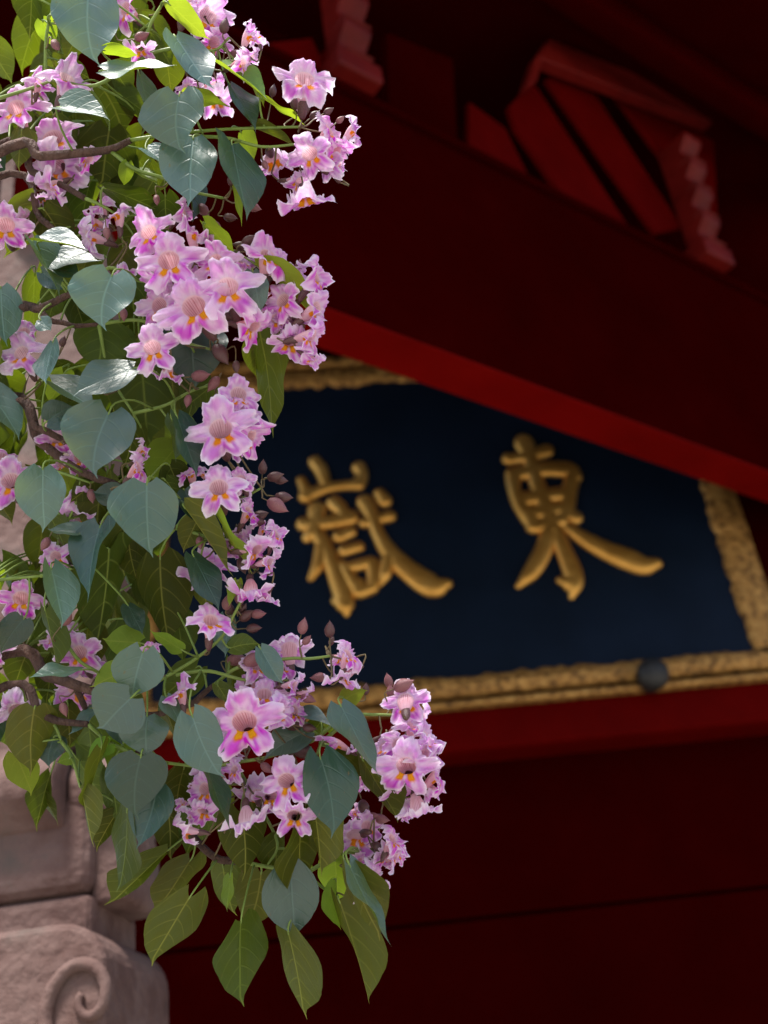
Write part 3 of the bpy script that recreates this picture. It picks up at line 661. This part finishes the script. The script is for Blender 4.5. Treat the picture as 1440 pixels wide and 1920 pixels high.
LEAVES = [
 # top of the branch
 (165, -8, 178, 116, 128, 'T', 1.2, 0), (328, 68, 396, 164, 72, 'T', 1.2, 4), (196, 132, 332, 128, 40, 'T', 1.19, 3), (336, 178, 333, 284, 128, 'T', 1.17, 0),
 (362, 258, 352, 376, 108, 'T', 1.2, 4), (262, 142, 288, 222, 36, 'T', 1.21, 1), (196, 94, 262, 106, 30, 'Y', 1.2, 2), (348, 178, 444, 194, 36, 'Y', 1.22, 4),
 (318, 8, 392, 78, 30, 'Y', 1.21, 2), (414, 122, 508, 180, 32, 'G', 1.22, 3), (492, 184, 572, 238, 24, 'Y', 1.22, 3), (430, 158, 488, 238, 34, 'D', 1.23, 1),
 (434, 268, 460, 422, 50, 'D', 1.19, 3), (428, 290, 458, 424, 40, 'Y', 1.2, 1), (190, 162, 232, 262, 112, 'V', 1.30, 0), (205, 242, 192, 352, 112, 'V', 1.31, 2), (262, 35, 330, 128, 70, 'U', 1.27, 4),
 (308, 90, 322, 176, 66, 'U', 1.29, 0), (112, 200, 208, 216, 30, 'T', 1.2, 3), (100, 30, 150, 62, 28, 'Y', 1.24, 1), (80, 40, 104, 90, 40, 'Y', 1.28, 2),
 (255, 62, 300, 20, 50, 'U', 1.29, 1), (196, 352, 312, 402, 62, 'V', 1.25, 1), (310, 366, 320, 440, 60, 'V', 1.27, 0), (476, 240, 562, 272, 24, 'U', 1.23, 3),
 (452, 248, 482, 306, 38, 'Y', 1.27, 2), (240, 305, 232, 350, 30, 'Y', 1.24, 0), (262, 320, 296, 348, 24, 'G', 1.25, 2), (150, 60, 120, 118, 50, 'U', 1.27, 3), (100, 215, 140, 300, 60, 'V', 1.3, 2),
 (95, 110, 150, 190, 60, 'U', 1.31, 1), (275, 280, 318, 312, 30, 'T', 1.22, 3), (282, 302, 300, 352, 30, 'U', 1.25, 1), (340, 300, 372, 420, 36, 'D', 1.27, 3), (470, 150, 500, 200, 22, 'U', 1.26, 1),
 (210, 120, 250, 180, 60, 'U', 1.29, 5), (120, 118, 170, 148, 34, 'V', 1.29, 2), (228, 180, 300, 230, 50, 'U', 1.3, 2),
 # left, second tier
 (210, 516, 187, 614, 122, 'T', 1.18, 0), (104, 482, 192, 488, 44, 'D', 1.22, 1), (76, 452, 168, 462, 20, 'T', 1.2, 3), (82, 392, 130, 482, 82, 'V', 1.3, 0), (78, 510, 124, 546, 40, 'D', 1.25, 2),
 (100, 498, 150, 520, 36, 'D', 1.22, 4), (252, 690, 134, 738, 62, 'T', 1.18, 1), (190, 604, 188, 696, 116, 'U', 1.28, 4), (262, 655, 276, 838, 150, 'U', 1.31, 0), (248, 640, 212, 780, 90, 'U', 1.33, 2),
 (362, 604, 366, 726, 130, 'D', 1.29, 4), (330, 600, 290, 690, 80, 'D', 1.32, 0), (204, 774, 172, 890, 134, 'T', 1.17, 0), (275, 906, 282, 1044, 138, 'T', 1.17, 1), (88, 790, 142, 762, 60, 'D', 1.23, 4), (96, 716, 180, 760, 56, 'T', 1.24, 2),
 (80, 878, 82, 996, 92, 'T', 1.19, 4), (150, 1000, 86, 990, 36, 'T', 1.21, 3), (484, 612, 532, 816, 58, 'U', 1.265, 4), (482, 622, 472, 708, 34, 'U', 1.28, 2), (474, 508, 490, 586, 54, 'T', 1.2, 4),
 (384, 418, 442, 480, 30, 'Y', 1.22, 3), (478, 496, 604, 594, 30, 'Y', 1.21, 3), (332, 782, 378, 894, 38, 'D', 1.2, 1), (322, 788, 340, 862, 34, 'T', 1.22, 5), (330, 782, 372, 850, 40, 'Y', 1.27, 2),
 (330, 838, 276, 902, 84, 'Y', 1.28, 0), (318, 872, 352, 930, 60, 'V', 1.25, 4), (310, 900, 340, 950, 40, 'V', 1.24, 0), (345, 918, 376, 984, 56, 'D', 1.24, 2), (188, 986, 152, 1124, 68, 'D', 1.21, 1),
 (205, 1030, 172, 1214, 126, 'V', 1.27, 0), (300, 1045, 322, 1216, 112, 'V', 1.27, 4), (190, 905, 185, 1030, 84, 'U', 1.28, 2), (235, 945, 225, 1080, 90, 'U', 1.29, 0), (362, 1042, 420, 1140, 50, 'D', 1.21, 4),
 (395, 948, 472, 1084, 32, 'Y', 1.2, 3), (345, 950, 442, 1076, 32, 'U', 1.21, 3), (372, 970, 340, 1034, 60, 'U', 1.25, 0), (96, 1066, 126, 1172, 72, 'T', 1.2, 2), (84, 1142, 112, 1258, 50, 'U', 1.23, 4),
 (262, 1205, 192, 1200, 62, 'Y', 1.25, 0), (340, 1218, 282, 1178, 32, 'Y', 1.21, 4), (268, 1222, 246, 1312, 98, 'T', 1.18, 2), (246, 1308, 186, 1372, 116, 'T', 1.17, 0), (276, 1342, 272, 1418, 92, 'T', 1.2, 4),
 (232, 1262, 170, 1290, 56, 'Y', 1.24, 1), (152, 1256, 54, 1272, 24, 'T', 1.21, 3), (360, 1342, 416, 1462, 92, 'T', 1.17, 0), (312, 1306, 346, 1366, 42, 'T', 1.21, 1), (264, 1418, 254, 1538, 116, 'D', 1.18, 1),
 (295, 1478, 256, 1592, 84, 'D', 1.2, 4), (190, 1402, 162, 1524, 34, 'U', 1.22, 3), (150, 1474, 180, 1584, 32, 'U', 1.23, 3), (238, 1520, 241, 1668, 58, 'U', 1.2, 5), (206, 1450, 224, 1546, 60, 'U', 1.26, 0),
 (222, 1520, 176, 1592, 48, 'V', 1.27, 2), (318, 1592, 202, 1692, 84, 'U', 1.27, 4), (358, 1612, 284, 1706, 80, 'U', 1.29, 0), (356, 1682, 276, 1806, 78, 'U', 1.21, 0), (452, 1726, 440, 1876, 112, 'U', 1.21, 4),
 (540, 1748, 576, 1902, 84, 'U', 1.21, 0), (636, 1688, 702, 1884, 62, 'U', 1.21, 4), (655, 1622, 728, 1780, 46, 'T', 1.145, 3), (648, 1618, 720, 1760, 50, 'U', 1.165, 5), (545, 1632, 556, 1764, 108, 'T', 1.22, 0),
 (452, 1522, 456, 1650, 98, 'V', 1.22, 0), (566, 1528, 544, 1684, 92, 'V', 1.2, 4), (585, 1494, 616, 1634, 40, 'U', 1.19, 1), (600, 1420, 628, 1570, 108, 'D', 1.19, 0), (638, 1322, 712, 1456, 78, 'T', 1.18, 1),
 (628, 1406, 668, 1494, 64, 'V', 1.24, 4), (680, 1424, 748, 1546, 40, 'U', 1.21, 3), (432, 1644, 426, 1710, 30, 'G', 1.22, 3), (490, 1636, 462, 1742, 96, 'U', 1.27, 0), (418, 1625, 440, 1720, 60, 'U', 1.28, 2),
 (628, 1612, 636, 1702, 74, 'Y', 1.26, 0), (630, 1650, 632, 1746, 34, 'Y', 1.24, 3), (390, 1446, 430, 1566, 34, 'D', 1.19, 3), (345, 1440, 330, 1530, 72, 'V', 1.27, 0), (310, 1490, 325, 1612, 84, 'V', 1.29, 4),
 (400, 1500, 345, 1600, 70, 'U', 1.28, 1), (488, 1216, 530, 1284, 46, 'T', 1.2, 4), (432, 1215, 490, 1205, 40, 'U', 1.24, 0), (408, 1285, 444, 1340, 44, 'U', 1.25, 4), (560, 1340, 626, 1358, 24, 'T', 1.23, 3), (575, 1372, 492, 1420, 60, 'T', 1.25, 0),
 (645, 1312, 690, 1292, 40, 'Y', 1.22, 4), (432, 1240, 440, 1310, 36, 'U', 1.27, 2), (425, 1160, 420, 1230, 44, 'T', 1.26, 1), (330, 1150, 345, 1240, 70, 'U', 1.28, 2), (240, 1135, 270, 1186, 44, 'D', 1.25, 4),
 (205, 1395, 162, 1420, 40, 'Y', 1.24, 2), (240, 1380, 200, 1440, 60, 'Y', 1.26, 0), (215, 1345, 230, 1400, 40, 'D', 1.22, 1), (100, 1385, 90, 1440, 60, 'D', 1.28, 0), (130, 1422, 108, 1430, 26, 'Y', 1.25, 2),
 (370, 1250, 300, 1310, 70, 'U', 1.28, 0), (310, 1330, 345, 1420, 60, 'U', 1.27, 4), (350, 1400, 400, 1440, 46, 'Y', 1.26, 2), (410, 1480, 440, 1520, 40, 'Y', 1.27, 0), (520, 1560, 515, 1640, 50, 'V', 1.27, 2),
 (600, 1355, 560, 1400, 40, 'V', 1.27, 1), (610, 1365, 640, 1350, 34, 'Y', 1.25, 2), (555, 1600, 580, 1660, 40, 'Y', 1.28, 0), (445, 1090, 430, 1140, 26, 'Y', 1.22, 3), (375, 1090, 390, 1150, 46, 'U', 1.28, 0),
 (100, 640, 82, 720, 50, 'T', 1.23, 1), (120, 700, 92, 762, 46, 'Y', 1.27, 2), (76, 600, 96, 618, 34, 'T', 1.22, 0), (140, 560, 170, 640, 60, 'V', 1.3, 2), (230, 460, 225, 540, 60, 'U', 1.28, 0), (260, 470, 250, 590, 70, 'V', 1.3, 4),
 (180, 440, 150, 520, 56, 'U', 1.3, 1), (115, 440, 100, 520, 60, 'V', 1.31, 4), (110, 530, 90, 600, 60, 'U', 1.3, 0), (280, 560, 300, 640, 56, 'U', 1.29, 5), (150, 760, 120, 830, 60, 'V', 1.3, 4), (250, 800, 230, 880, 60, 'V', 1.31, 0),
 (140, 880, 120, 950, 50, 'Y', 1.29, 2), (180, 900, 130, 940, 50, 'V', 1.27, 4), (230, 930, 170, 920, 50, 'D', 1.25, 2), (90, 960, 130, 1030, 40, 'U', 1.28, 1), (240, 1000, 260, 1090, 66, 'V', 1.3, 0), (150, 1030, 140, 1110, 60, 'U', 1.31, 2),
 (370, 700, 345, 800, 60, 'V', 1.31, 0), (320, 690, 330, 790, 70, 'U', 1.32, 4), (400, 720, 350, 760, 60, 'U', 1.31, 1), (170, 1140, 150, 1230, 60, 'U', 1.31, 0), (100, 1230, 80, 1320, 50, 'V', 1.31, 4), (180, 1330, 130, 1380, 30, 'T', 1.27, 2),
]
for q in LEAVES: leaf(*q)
# leaves further back and beyond the photograph's left edge
frng = random.Random(11)
for k in range(165):
    y = frng.uniform(-60, 1480)
    x = frng.uniform(-190, 70) if k < 44 else (frng.uniform(90, 300) if k < 120 else frng.uniform(-60, 130))
    if k >= 44 and 250 < y < 420 and x < 210: x += 120
    Ln = frng.uniform(80, 130); a = R_(frng.uniform(50, 130))
    leaf(x, y, x+Ln*math.cos(a), y+Ln*math.sin(a), Ln*frng.uniform(.35, .85), frng.choice('TTDUVUVY' if k < 44 else 'UVUV'), D0+frng.uniform(-.03, .1) if k < 44 else D0+frng.uniform(.1, .2))

# ---- flower meshes (limb diameter 1, axis +Z toward the mouth, +Y the upper lip)
def lerp3(a, b, t): return tuple(x+(y-x)*t for x, y in zip(a, b))
def sstep(a, b, x): t = max(0, min(1, (x-a)/(b-a))); return t*t*(3-2*t)
PALE, MID, DEEP, PINK, YEL, STR = (.93, .76, .91), (.72, .27, .72), (.52, .08, .56), (.74, .36, .48), (.84, .33, .006), (.40, .06, .07)
def flowermesh(i, openness):
    rng = random.Random(100+i); me = bpy.data.meshes.new('flower')
    NT, NVt, NVl = 96, 12, 18
    lob = [(90+rng.uniform(-6, 6), .47, 46), (176+rng.uniform(-8, 8), .54, 27), (4+rng.uniform(-8, 8), .54, 27), (238+rng.uniform(-6, 6), .55, 29), (302+rng.uniform(-6, 6), .55, 29)]
    p1, p2, p3 = [rng.uniform(0, 10) for _ in range(3)]
    V, C, Fc = [], [], []
    tl = [rng.uniform(-.10, .28)] + [rng.uniform(-.34, .22) for _ in range(4)]
    def tiltz(deg):
        return sum(t_*math.exp(-(abs((deg-c_+180) % 360-180)/w_)**4) for t_, (c_, R_i, w_) in zip(tl, lob))
    def edgeR(deg):
        r = .27
        for c, R, w_ in lob:
            dlt = abs((deg-c+180) % 360-180)
            r = max(r, .27+(R*1.06-.27)*(.74*math.exp(-(dlt/w_)**4)+.26*max(0, 1-dlt/w_*1.2)))
        return r
    for a in range(NVt+NVl+1):
        for k in range(NT):
            th = 2*math.pi*k/NT; deg = math.degrees(th) % 360
            up = math.sin(th)
            if a <= NVt:
                v = a/NVt; r = .055+.085*sstep(.0, .8, v)+.02*v; z = -.42+.42*v
                x, y = r*math.cos(th)*1.1, r*math.sin(th)*(1-.10*v) - .36*(1-v)**1.2 - .02
                stripe = .5+.5*math.sin(th*26+2*noise.noise(Vector((k*.3, p1, 0))))
                c = lerp3(PINK, (.94, .70, .76), v**.4)
                if v > .35: c = lerp3(c, STR, .62*stripe**3*sstep(.3, .5, v)*(1-sstep(.84, 1., v))*(.25+.75*max(0, up)))
                if up < -.2 and v > .75:
                    for cy in (245, 296):
                        dl = abs((deg-cy+180) % 360-180); c = lerp3(c, YEL, sstep(26, 13, dl)*sstep(.72, .85, v))
            else:
                q = (a-NVt)/NVl; R = edgeR(deg)
                fr = noise.noise(Vector((math.cos(th)*4.2+p1, math.sin(th)*4.2, p2)))*.16 + noise.noise(Vector((math.cos(th)*11+p2, math.sin(th)*11, p1)))*.09
                R = R*(1+fr*openness)
                rb = .16
                r = rb+(R-rb)*q
                ruff = noise.noise(Vector((math.cos(th)*2.6+p3, math.sin(th)*2.6, p1+q*.5)))*.30 + noise.noise(Vector((math.cos(th)*6+p3, math.sin(th)*6, p2)))*.17
                flare = .30*(1-openness)                                     # half-open flowers keep the limb forward
                z = q*flare + .10*math.sin(q*math.pi*.5) - .17*q*q*openness + ruff*q*q*.9 + tiltz(deg)*q**1.5*.8
                if up < -.1: z += .12*q*(1-q*.4)*openness
                if up > .3: z += .16*q*math.sin(q*3)*sstep(.3, .9, up)
                rr = r*(1-(1-openness)*.45*q)
                x, y = rr*math.cos(th)*1.05, rr*math.sin(th)*.98 - .02
                st = .5+.5*noise.noise(Vector((th*6+p1, q*1.2, p2)))
                st2 = .5+.5*noise.noise(Vector((math.cos(th)*3+p2, math.sin(th)*3, q*2+p3)))
                lo = sstep(.2, -.3, up)
                c = lerp3(PALE, MID, sstep(.30, .75, st2)*(.55+.35*lo)+.12)
                c = lerp3(c, DEEP, sstep(.45, .85, st)*(.35+.35*lo)*math.sin(math.pi*min(1, q*1.02)))
                c = lerp3(c, (.95, .87, .96), sstep(.74, 1., q)*.9)
                if q < .3: c = lerp3(c, (.80, .70, .78), (1-q/.3)*.6)
                if up < -.2:
                    for cy in (245, 296):
                        dl = abs((deg-cy+180) % 360-180); c = lerp3(c, YEL, sstep(19, 9, dl)*sstep(.40, .18, q))
                    dl = abs((deg-270+180) % 360-180); z += .05*math.exp(-(dl/14)**2)*math.exp(-((q-.1)/.18)**2)
            V.append((x, y, z)); C.append((*c, 1))
    n = NVt+NVl
    for a in range(n):
        for k in range(NT):
            Fc.append((a*NT+k, a*NT+(k+1) % NT, (a+1)*NT+(k+1) % NT, (a+1)*NT+k))
    me.from_pydata(V, [], Fc)
    at = me.color_attributes.new('Col', 'FLOAT_COLOR', 'POINT')
    for j, c in enumerate(C): at.data[j].color = c
    me.polygons.foreach_set('use_smooth', [True]*len(me.polygons)); me.materials.append(PETAL); return me
FM = [flowermesh(i, o_) for i, o_ in enumerate([1, 1, .95, .9, 1, .85, .8, 1])]
FH = [flowermesh(20+i, o_) for i, o_ in enumerate([.45, .3, .55])]
# calyx: two-lipped cup round the tube
def calyxmesh():
    b = bmesh.new(); NT = 14; rings = []
    for i, (r, z) in enumerate([(.012, -.52), (.055, -.50), (.085, -.45), (.098, -.39), (.095, -.33), (.088, -.28)]):
        rings.append([b.verts.new((r*math.cos(a)*1.0, r*math.sin(a)-.255-(-z-.3)*1.05, z+(.07*abs(math.sin(a))**2 if i > 3 else 0))) for a in [2*math.pi*k/NT for k in range(NT)]])
    for A, B in zip(rings, rings[1:]):
        for k in range(NT): b.faces.new((A[k], A[(k+1) % NT], B[(k+1) % NT], B[k]))
    b.faces.new(rings[0][::-1])
    me = mesh('calyx', b, True); me.materials.append(CALYX); return me
CM = calyxmesh()
def budmesh(i):
    rng = random.Random(i); b = bmesh.new(); NT = 12; rings = []
    prof = [(.05, 0), (.20, .08), (.30, .26), (.33, .45), (.27, .66), (.15, .85), (.05, .97), (.006, 1.06)]
    for r, z in prof:
        rings.append([b.verts.new((r*math.cos(a)*(1+.09*math.cos(2*a+i)), r*math.sin(a)*(1+.07*math.sin(3*a)), z+.03*math.sin(a+i)*z)) for a in [2*math.pi*k/NT for k in range(NT)]])
    for A, B in zip(rings, rings[1:]):
        for k in range(NT): b.faces.new((A[k], A[(k+1) % NT], B[(k+1) % NT], B[k]))
    b.faces.new(rings[0][::-1]); b.faces.new(rings[-1])
    me = mesh('bud', b, True); me.materials.append(BUD if i % 2 else CALYX); return me
BM_ = [budmesh(i) for i in range(4)]
def stalk(name, P0, dirn, A, r, owner, Mx, mat):
    ln = (A-P0).length
    pts = catmull([P0, P0+dirn*min(.022, ln*.35), (P0+A)*.5+dirn*min(.02, ln*.15)-Z*.004, A], 3)
    b = bmesh.new(); tube(b, pts, [r+.0003*i/(len(pts)-1) for i in range(len(pts))], 5)
    bmesh.ops.transform(b, matrix=(Matrix.Translation(TB) @ Mx).inverted(), verts=b.verts)
    link(name, mesh(name, b, True), owner, mat)
def flower(x, y, s, fx, fy, fz, d=None, half=False):
    """mouth centre pixel, limb diameter in pixels, facing (right, up, toward viewer)"""
    if d is None: d = D0 + frng.uniform(-.03, .04)
    C = px(x, y, d); sz = s*d/FPX*1.08
    Zf = (Rt*fx + Up*fy - Fw*fz).normalized()
    up = Vector((0, 0, 1)) + Rt*frng.uniform(-.25, .25) - Fw*.25
    if abs(Zf.dot(up.normalized())) > .93: up = -Fw + Z*.2
    Xf = up.cross(Zf).normalized(); Yf = Zf.cross(Xf)
    o = link('flower', frng.choice(FH if half else FM), tree)
    Mx = Matrix((Xf*sz, Yf*sz, Zf*sz)).transposed().to_4x4(); Mx.translation = C + TI
    o.matrix_basis = Mx
    link('calyx', CM, o)
    P0 = C - Zf*sz*.505 - Yf*sz*.47
    stalk('pedicel', P0, -Zf, near_anchor(P0), .0009, o, Mx, PEDI)
    return o
FL = [
 (235, 15, 72, -.6, -.1, .7), (345, -2, 78, .2, .5, .6), (390, 28, 92, .6, -.2, .7), (402, 78, 66, .5, -.5, .4), (262, 92, 52, .2, -.9, .3), (464, 66, 58, .8, .5, .1, None, 1), (456, 115, 56, .8, -.3, .3),
 (404, 186, 66, .1, -.8, .3, 1.3), (126, 146, 84, .6, .5, .6), (350, 162, 44, -.3, .2, .6, 1.29), (98, 258, 104, -.1, .2, .9, 1.29), (104, 308, 104, -.2, -.4, .7, 1.29), (168, 298, 52, .5, -.8, .2, 1.28), (92, 350, 62, -.3, -.8, .3, 1.27),
 (571, 147, 96, .15, .3, .9, 1.2), (560, 204, 30, .2, .9, .1, None, 1), (618, 246, 84, .8, .4, .35, 1.22), (580, 286, 82, -.3, -.3, .85, 1.2), (632, 284, 62, .6, -.6, .3, 1.22), (512, 302, 84, .2, -.5, -.5, 1.26), (572, 372, 92, .15, -.85, .1, 1.2),
 (166, 442, 74, -.7, -.4, .4), (224, 402, 62, -.4, .6, .3), (278, 434, 82, -.2, .1, .95, 1.19), (316, 486, 106, -.1, -.05, 1, 1.18), (360, 438, 74, .4, .7, .2, 1.22), (350, 524, 72, .1, -.1, .9, 1.22), (362, 572, 118, -.1, -.05, 1, 1.17), (426, 536, 108, -.05, .0, 1, 1.17),
 (455, 492, 58, .3, .6, .3, 1.22), (502, 478, 86, .5, .4, .6, 1.2), (592, 517, 78, .9, .25, .3, 1.21), (560, 524, 60, .2, .5, .5, 1.23), (594, 578, 82, .8, -.1, .4, 1.21), (530, 562, 76, -.5, .1, .7, 1.21), (518, 596, 56, .2, -.3, .8, 1.22),
 (478, 612, 78, .5, -.7, .3, 1.2), (545, 640, 74, .1, -.6, .5, 1.22), (585, 628, 76, .6, -.4, .3, 1.2), (588, 675, 48, .3, -.9, .2, 1.22), (285, 650, 86, -.05, -.2, .95, 1.18), (312, 702, 60, .0, -.9, -.2, 1.22), (232, 512, 40, .1, -.4, .4, 1.25),
 (447, 737, 82, .4, .1, .85, 1.2), (413, 802, 112, .15, .0, 1, 1.18), (472, 816, 78, .7, -.4, .3, 1.2), (410, 912, 92, .05, .1, 1, 1.18), (455, 905, 48, .6, .6, .2, 1.23), (106, 820, 62, .1, .0, .8, 1.28), (150, 858, 62, .3, .3, .7, 1.28), (258, 874, 62, .9, .2, .2, 1.22),
 (360, 886, 52, -.3, .6, .3, 1.25), (152, 930, 64, .2, -.5, .5, 1.28), (148, 968, 80, -.2, -.5, .5, 1.29), (104, 1042, 62, -.2, -.2, .8, 1.28), (466, 958, 60, .8, .3, .3, 1.22), (516, 1000, 56, .8, .5, .3, 1.22), (482, 1030, 74, .6, -.5, .4, 1.21), (506, 1052, 64, .7, -.4, .3, 1.22),
 (470, 1108, 72, .2, -.9, .2, 1.21), (384, 1062, 92, .1, -.4, -.5, 1.27), (395, 1162, 78, .4, .5, .6, 1.2), (148, 1222, 82, -.1, .2, .7, 1.28), (140, 1292, 92, -.3, -.4, .6, 1.29), (282, 1214, 36, .1, .5, .5, 1.23), (118, 1180, 50, .2, .4, .6, 1.29),
 (340, 1296, 60, -.5, .7, .3, 1.21), (542, 1212, 78, -.1, .4, -.5, 1.26), (652, 1226, 66, .7, .5, .3, 1.21), (640, 1272, 68, -.2, -.8, .4, 1.21), (480, 1246, 66, .3, .2, .3, 1.24), (496, 1300, 72, .0, .5, .6, 1.22), (458, 1350, 122, -.05, .0, 1, 1.17), (522, 1332, 74, .6, -.1, .7, 1.2), (552, 1282, 56, .7, -.4, .3, 1.22), (575, 1300, 44, .6, -.5, .2, 1.23),
 (760, 1312, 82, .1, -.2, -.6, 1.22), (536, 1462, 88, -.2, -.1, .9, 1.18), (552, 1528, 74, .0, -.3, .9, 1.18), (482, 1490, 78, -.1, -.4, -.5, 1.25), (462, 1540, 78, .2, -.85, .2, 1.19), (440, 1442, 50, -.4, .2, .4, 1.24), (384, 1478, 72, -.4, .1, .6, 1.23), (380, 1520, 58, -.2, -.4, .7, 1.22), (345, 1556, 66, -.7, -.5, .1, 1.2),
 (630, 1392, 60, -.6, -.1, .2, 1.23, 1), (680, 1402, 52, -.2, -.8, .2, 1.23), (798, 1382, 78, .7, .5, .4, 1.21), (762, 1434, 100, -.25, .0, .9, 1.19), (818, 1452, 76, .9, .1, .25, 1.21), (812, 1486, 52, .4, -.6, .3, 1.22), (784, 1518, 74, .2, -.85, .0, 1.2), (700, 1466, 66, .1, -.85, .1, 1.26),
 (664, 1566, 86, -.2, -.7, -.3, 1.24), (735, 1572, 62, .8, .4, .3, 1.21), (722, 1602, 54, .4, -.2, .6, 1.22), (692, 1652, 82, .7, -.1, .5, 1.21), (712, 1678, 58, .7, -.6, .3, 1.22), (672, 1690, 42, -.1, -.9, .2, 1.23), (740, 1450, 60, -.5, -.5, .4, 1.22),
 (722, 1400, 60, -.3, .4, .6, 1.24), (796, 1414, 66, .5, .2, .6, 1.2), (748, 1486, 66, .1, -.7, .5, 1.22), (688, 1548, 62, .3, .3, .6, 1.25), (742, 1606, 54, .7, -.3, .4, 1.22), (524, 1252, 58, .3, .5, .4, 1.25), (470, 1282, 60, -.3, .4, .6, 1.25), (430, 1395, 56, -.4, -.2, .6, 1.26), (508, 1492, 62, .2, -.3, .7, 1.23), (440, 1020, 62, .3, -.3, .6, 1.25), (548, 600, 66, .2, .0, .8, 1.23), (470, 560, 60, .3, -.2, .7, 1.23),
 # beyond the photograph's left edge
 (30, 200, 90, -.2, .1, .9, 1.28), (10, 420, 90, .1, -.2, .9, 1.28), (40, 660, 80, -.3, .2, .8, 1.27), (20, 900, 90, .2, -.1, .9, 1.27), (40, 1120, 80, .1, .2, .9, 1.28), (-20, 1200, 90, -.1, 0, .9, 1.28), (30, 1330, 80, .1, -.3, .8, 1.28), (-60, 300, 90, 0, 0, 1, 1.28), (-70, 760, 90, 0, 0, 1, 1.28),
]
for q in FL: flower(*q)
cr = random.Random(21)
for q in FL:                                          # clusters: smaller companions crowd behind most blossoms
    if cr.random() < .62 and q[2] > 45:
        a = cr.uniform(0, 6.28); rr_ = q[2]*cr.uniform(.35, .6)
        flower(q[0]+rr_*math.cos(a)-6, q[1]+rr_*math.sin(a), q[2]*cr.uniform(.55, .8), q[3]+cr.uniform(-.6, .6), q[4]+cr.uniform(-.6, .4), abs(q[5])+cr.uniform(-.3, .3), (q[6] if len(q) > 6 and q[6] else D0)+cr.uniform(.02, .05), cr.random() < .2)
# ---- buds
def bud(x, y, ln, fx, fy, fz=.2, d=None, big=False):
    if d is None: d = D0 + frng.uniform(-.02, .03)
    Zf = (Rt*fx + Up*fy - Fw*fz).normalized(); L_ = ln*d/FPX*1.15
    C = px(x, y, d) - Zf*L_*.5
    Xf = Zf.orthogonal().normalized(); Yf = Zf.cross(Xf)
    wd = L_*(.95 if not big else 1.1)
    o = link('bud', BM_[frng.randrange(4)], tree)
    Mx = Matrix((Xf*wd, Yf*wd, Zf*L_)).transposed().to_4x4(); Mx.translation = C + TI
    o.matrix_basis = Mx
    stalk('bud_stalk', C, -Zf, near_anchor(C), .0007, o, Mx, PEDI)
BU = [
 (118, 0, 26, .3, .8), (142, 18, 18, .6, .3), (213, 42, 16, -.2, .9), (266, 68, 26, .8, .3), (105, 85, 24, .3, -.4), (366, 78, 18, .8, 0), (421, 48, 26, .2, .9), (440, 100, 20, .6, .3), (512, 170, 20, .2, .9), (552, 192, 24, -.1, .9), (572, 206, 24, .7, .4),
 (590, 215, 20, .7, .5), (616, 208, 18, .8, .4), (638, 224, 16, .7, .5), (497, 310, 18, .2, -.5), (434, 336, 22, .1, .8), (456, 352, 24, .2, -.8), (476, 388, 26, .8, -.3), (432, 408, 24, .8, -.2), (382, 395, 28, .5, -.6), (404, 430, 34, .4, -.8), (385, 470, 24, .5, .3),
 (294, 375, 18, .1, -.8), (200, 438, 22, .1, -.7), (300, 470, 18, .2, .8), (430, 500, 28, .3, -.7), (410, 480, 24, -.4, .5), (460, 508, 22, .5, -.3), (468, 450, 28, .8, .4), (450, 460, 24, -.7, .1), (560, 498, 20, .2, .9), (288, 565, 38, .2, -.9), (232, 590, 22, .1, -.9),
 (415, 664, 40, .5, -.7), (443, 688, 22, .1, -.9), (376, 704, 32, .8, .1), (352, 752, 22, -.1, -.7), (400, 720, 30, -.4, -.6), (410, 550, 30, .4, -.6), (480, 540, 24, .8, -.2), (430, 590, 30, .6, -.3), (560, 610, 22, .6, .2), (540, 650, 26, .1, -.8), (340, 560, 22, .3, .3),
 (493, 876, 24, .1, .9), (516, 893, 28, .8, .2), (526, 900, 24, .8, -.1), (532, 932, 30, .9, -.1), (520, 948, 38, .8, -.4), (488, 966, 28, .8, .2), (484, 978, 26, .8, -.1), (458, 1010, 28, .4, -.7), (455, 1060, 28, .3, -.8), (400, 1016, 26, .4, -.6), (375, 1018, 22, .1, -.6), (425, 1130, 26, .1, .9), (448, 1120, 26, -.2, .9),
 (456, 1140, 18, .5, .7), (462, 1154, 28, .7, .5), (484, 1151, 26, .9, .1), (476, 1178, 26, .9, .05), (430, 1140, 24, -.3, .8), (568, 1174, 28, .2, .9), (618, 1180, 28, .0, .9), (622, 1202, 16, .4, .8), (575, 1200, 20, .5, .6), (444, 1236, 34, .9, .2), (476, 1236, 38, .7, .3), (597, 1270, 26, -.9, .0), (578, 1310, 26, .8, -.3),
 (560, 1336, 24, .5, .2), (524, 1306, 26, -.1, .9), (555, 1355, 38, .6, .3), (580, 1365, 24, .9, -.1), (540, 1410, 34, .4, .6), (570, 1408, 42, .8, -.2), (686, 1292, 20, .1, .9), (728, 1276, 24, -.2, .9), (732, 1296, 22, -.1, .9), (756, 1284, 36, .8, .4), (736, 1382, 34, -.1, .8), (770, 1376, 30, .3, .9), (733, 1396, 34, .2, -.6),
 (683, 1516, 30, .2, -.6), (700, 1530, 20, .8, .1), (714, 1536, 28, .9, -.1), (710, 1590, 24, .5, -.5), (664, 1612, 20, -.7, .2), (540, 1405, 28, -.6, .3), (365, 1470, 24, -.5, -.4), (500, 1440, 24, .6, -.4), (98, 1160, 24, .2, -.6), (125, 1160, 28, .4, .5), (130, 820, 22, .6, .3), (172, 930, 24, .2, -.7), (120, 1330, 24, .3, -.7), (200, 700, 18, .2, .8), (118, 640, 18, .3, .8), (85, 1020, 24, -.3, -.6),
]
for q in BU: bud(*q)
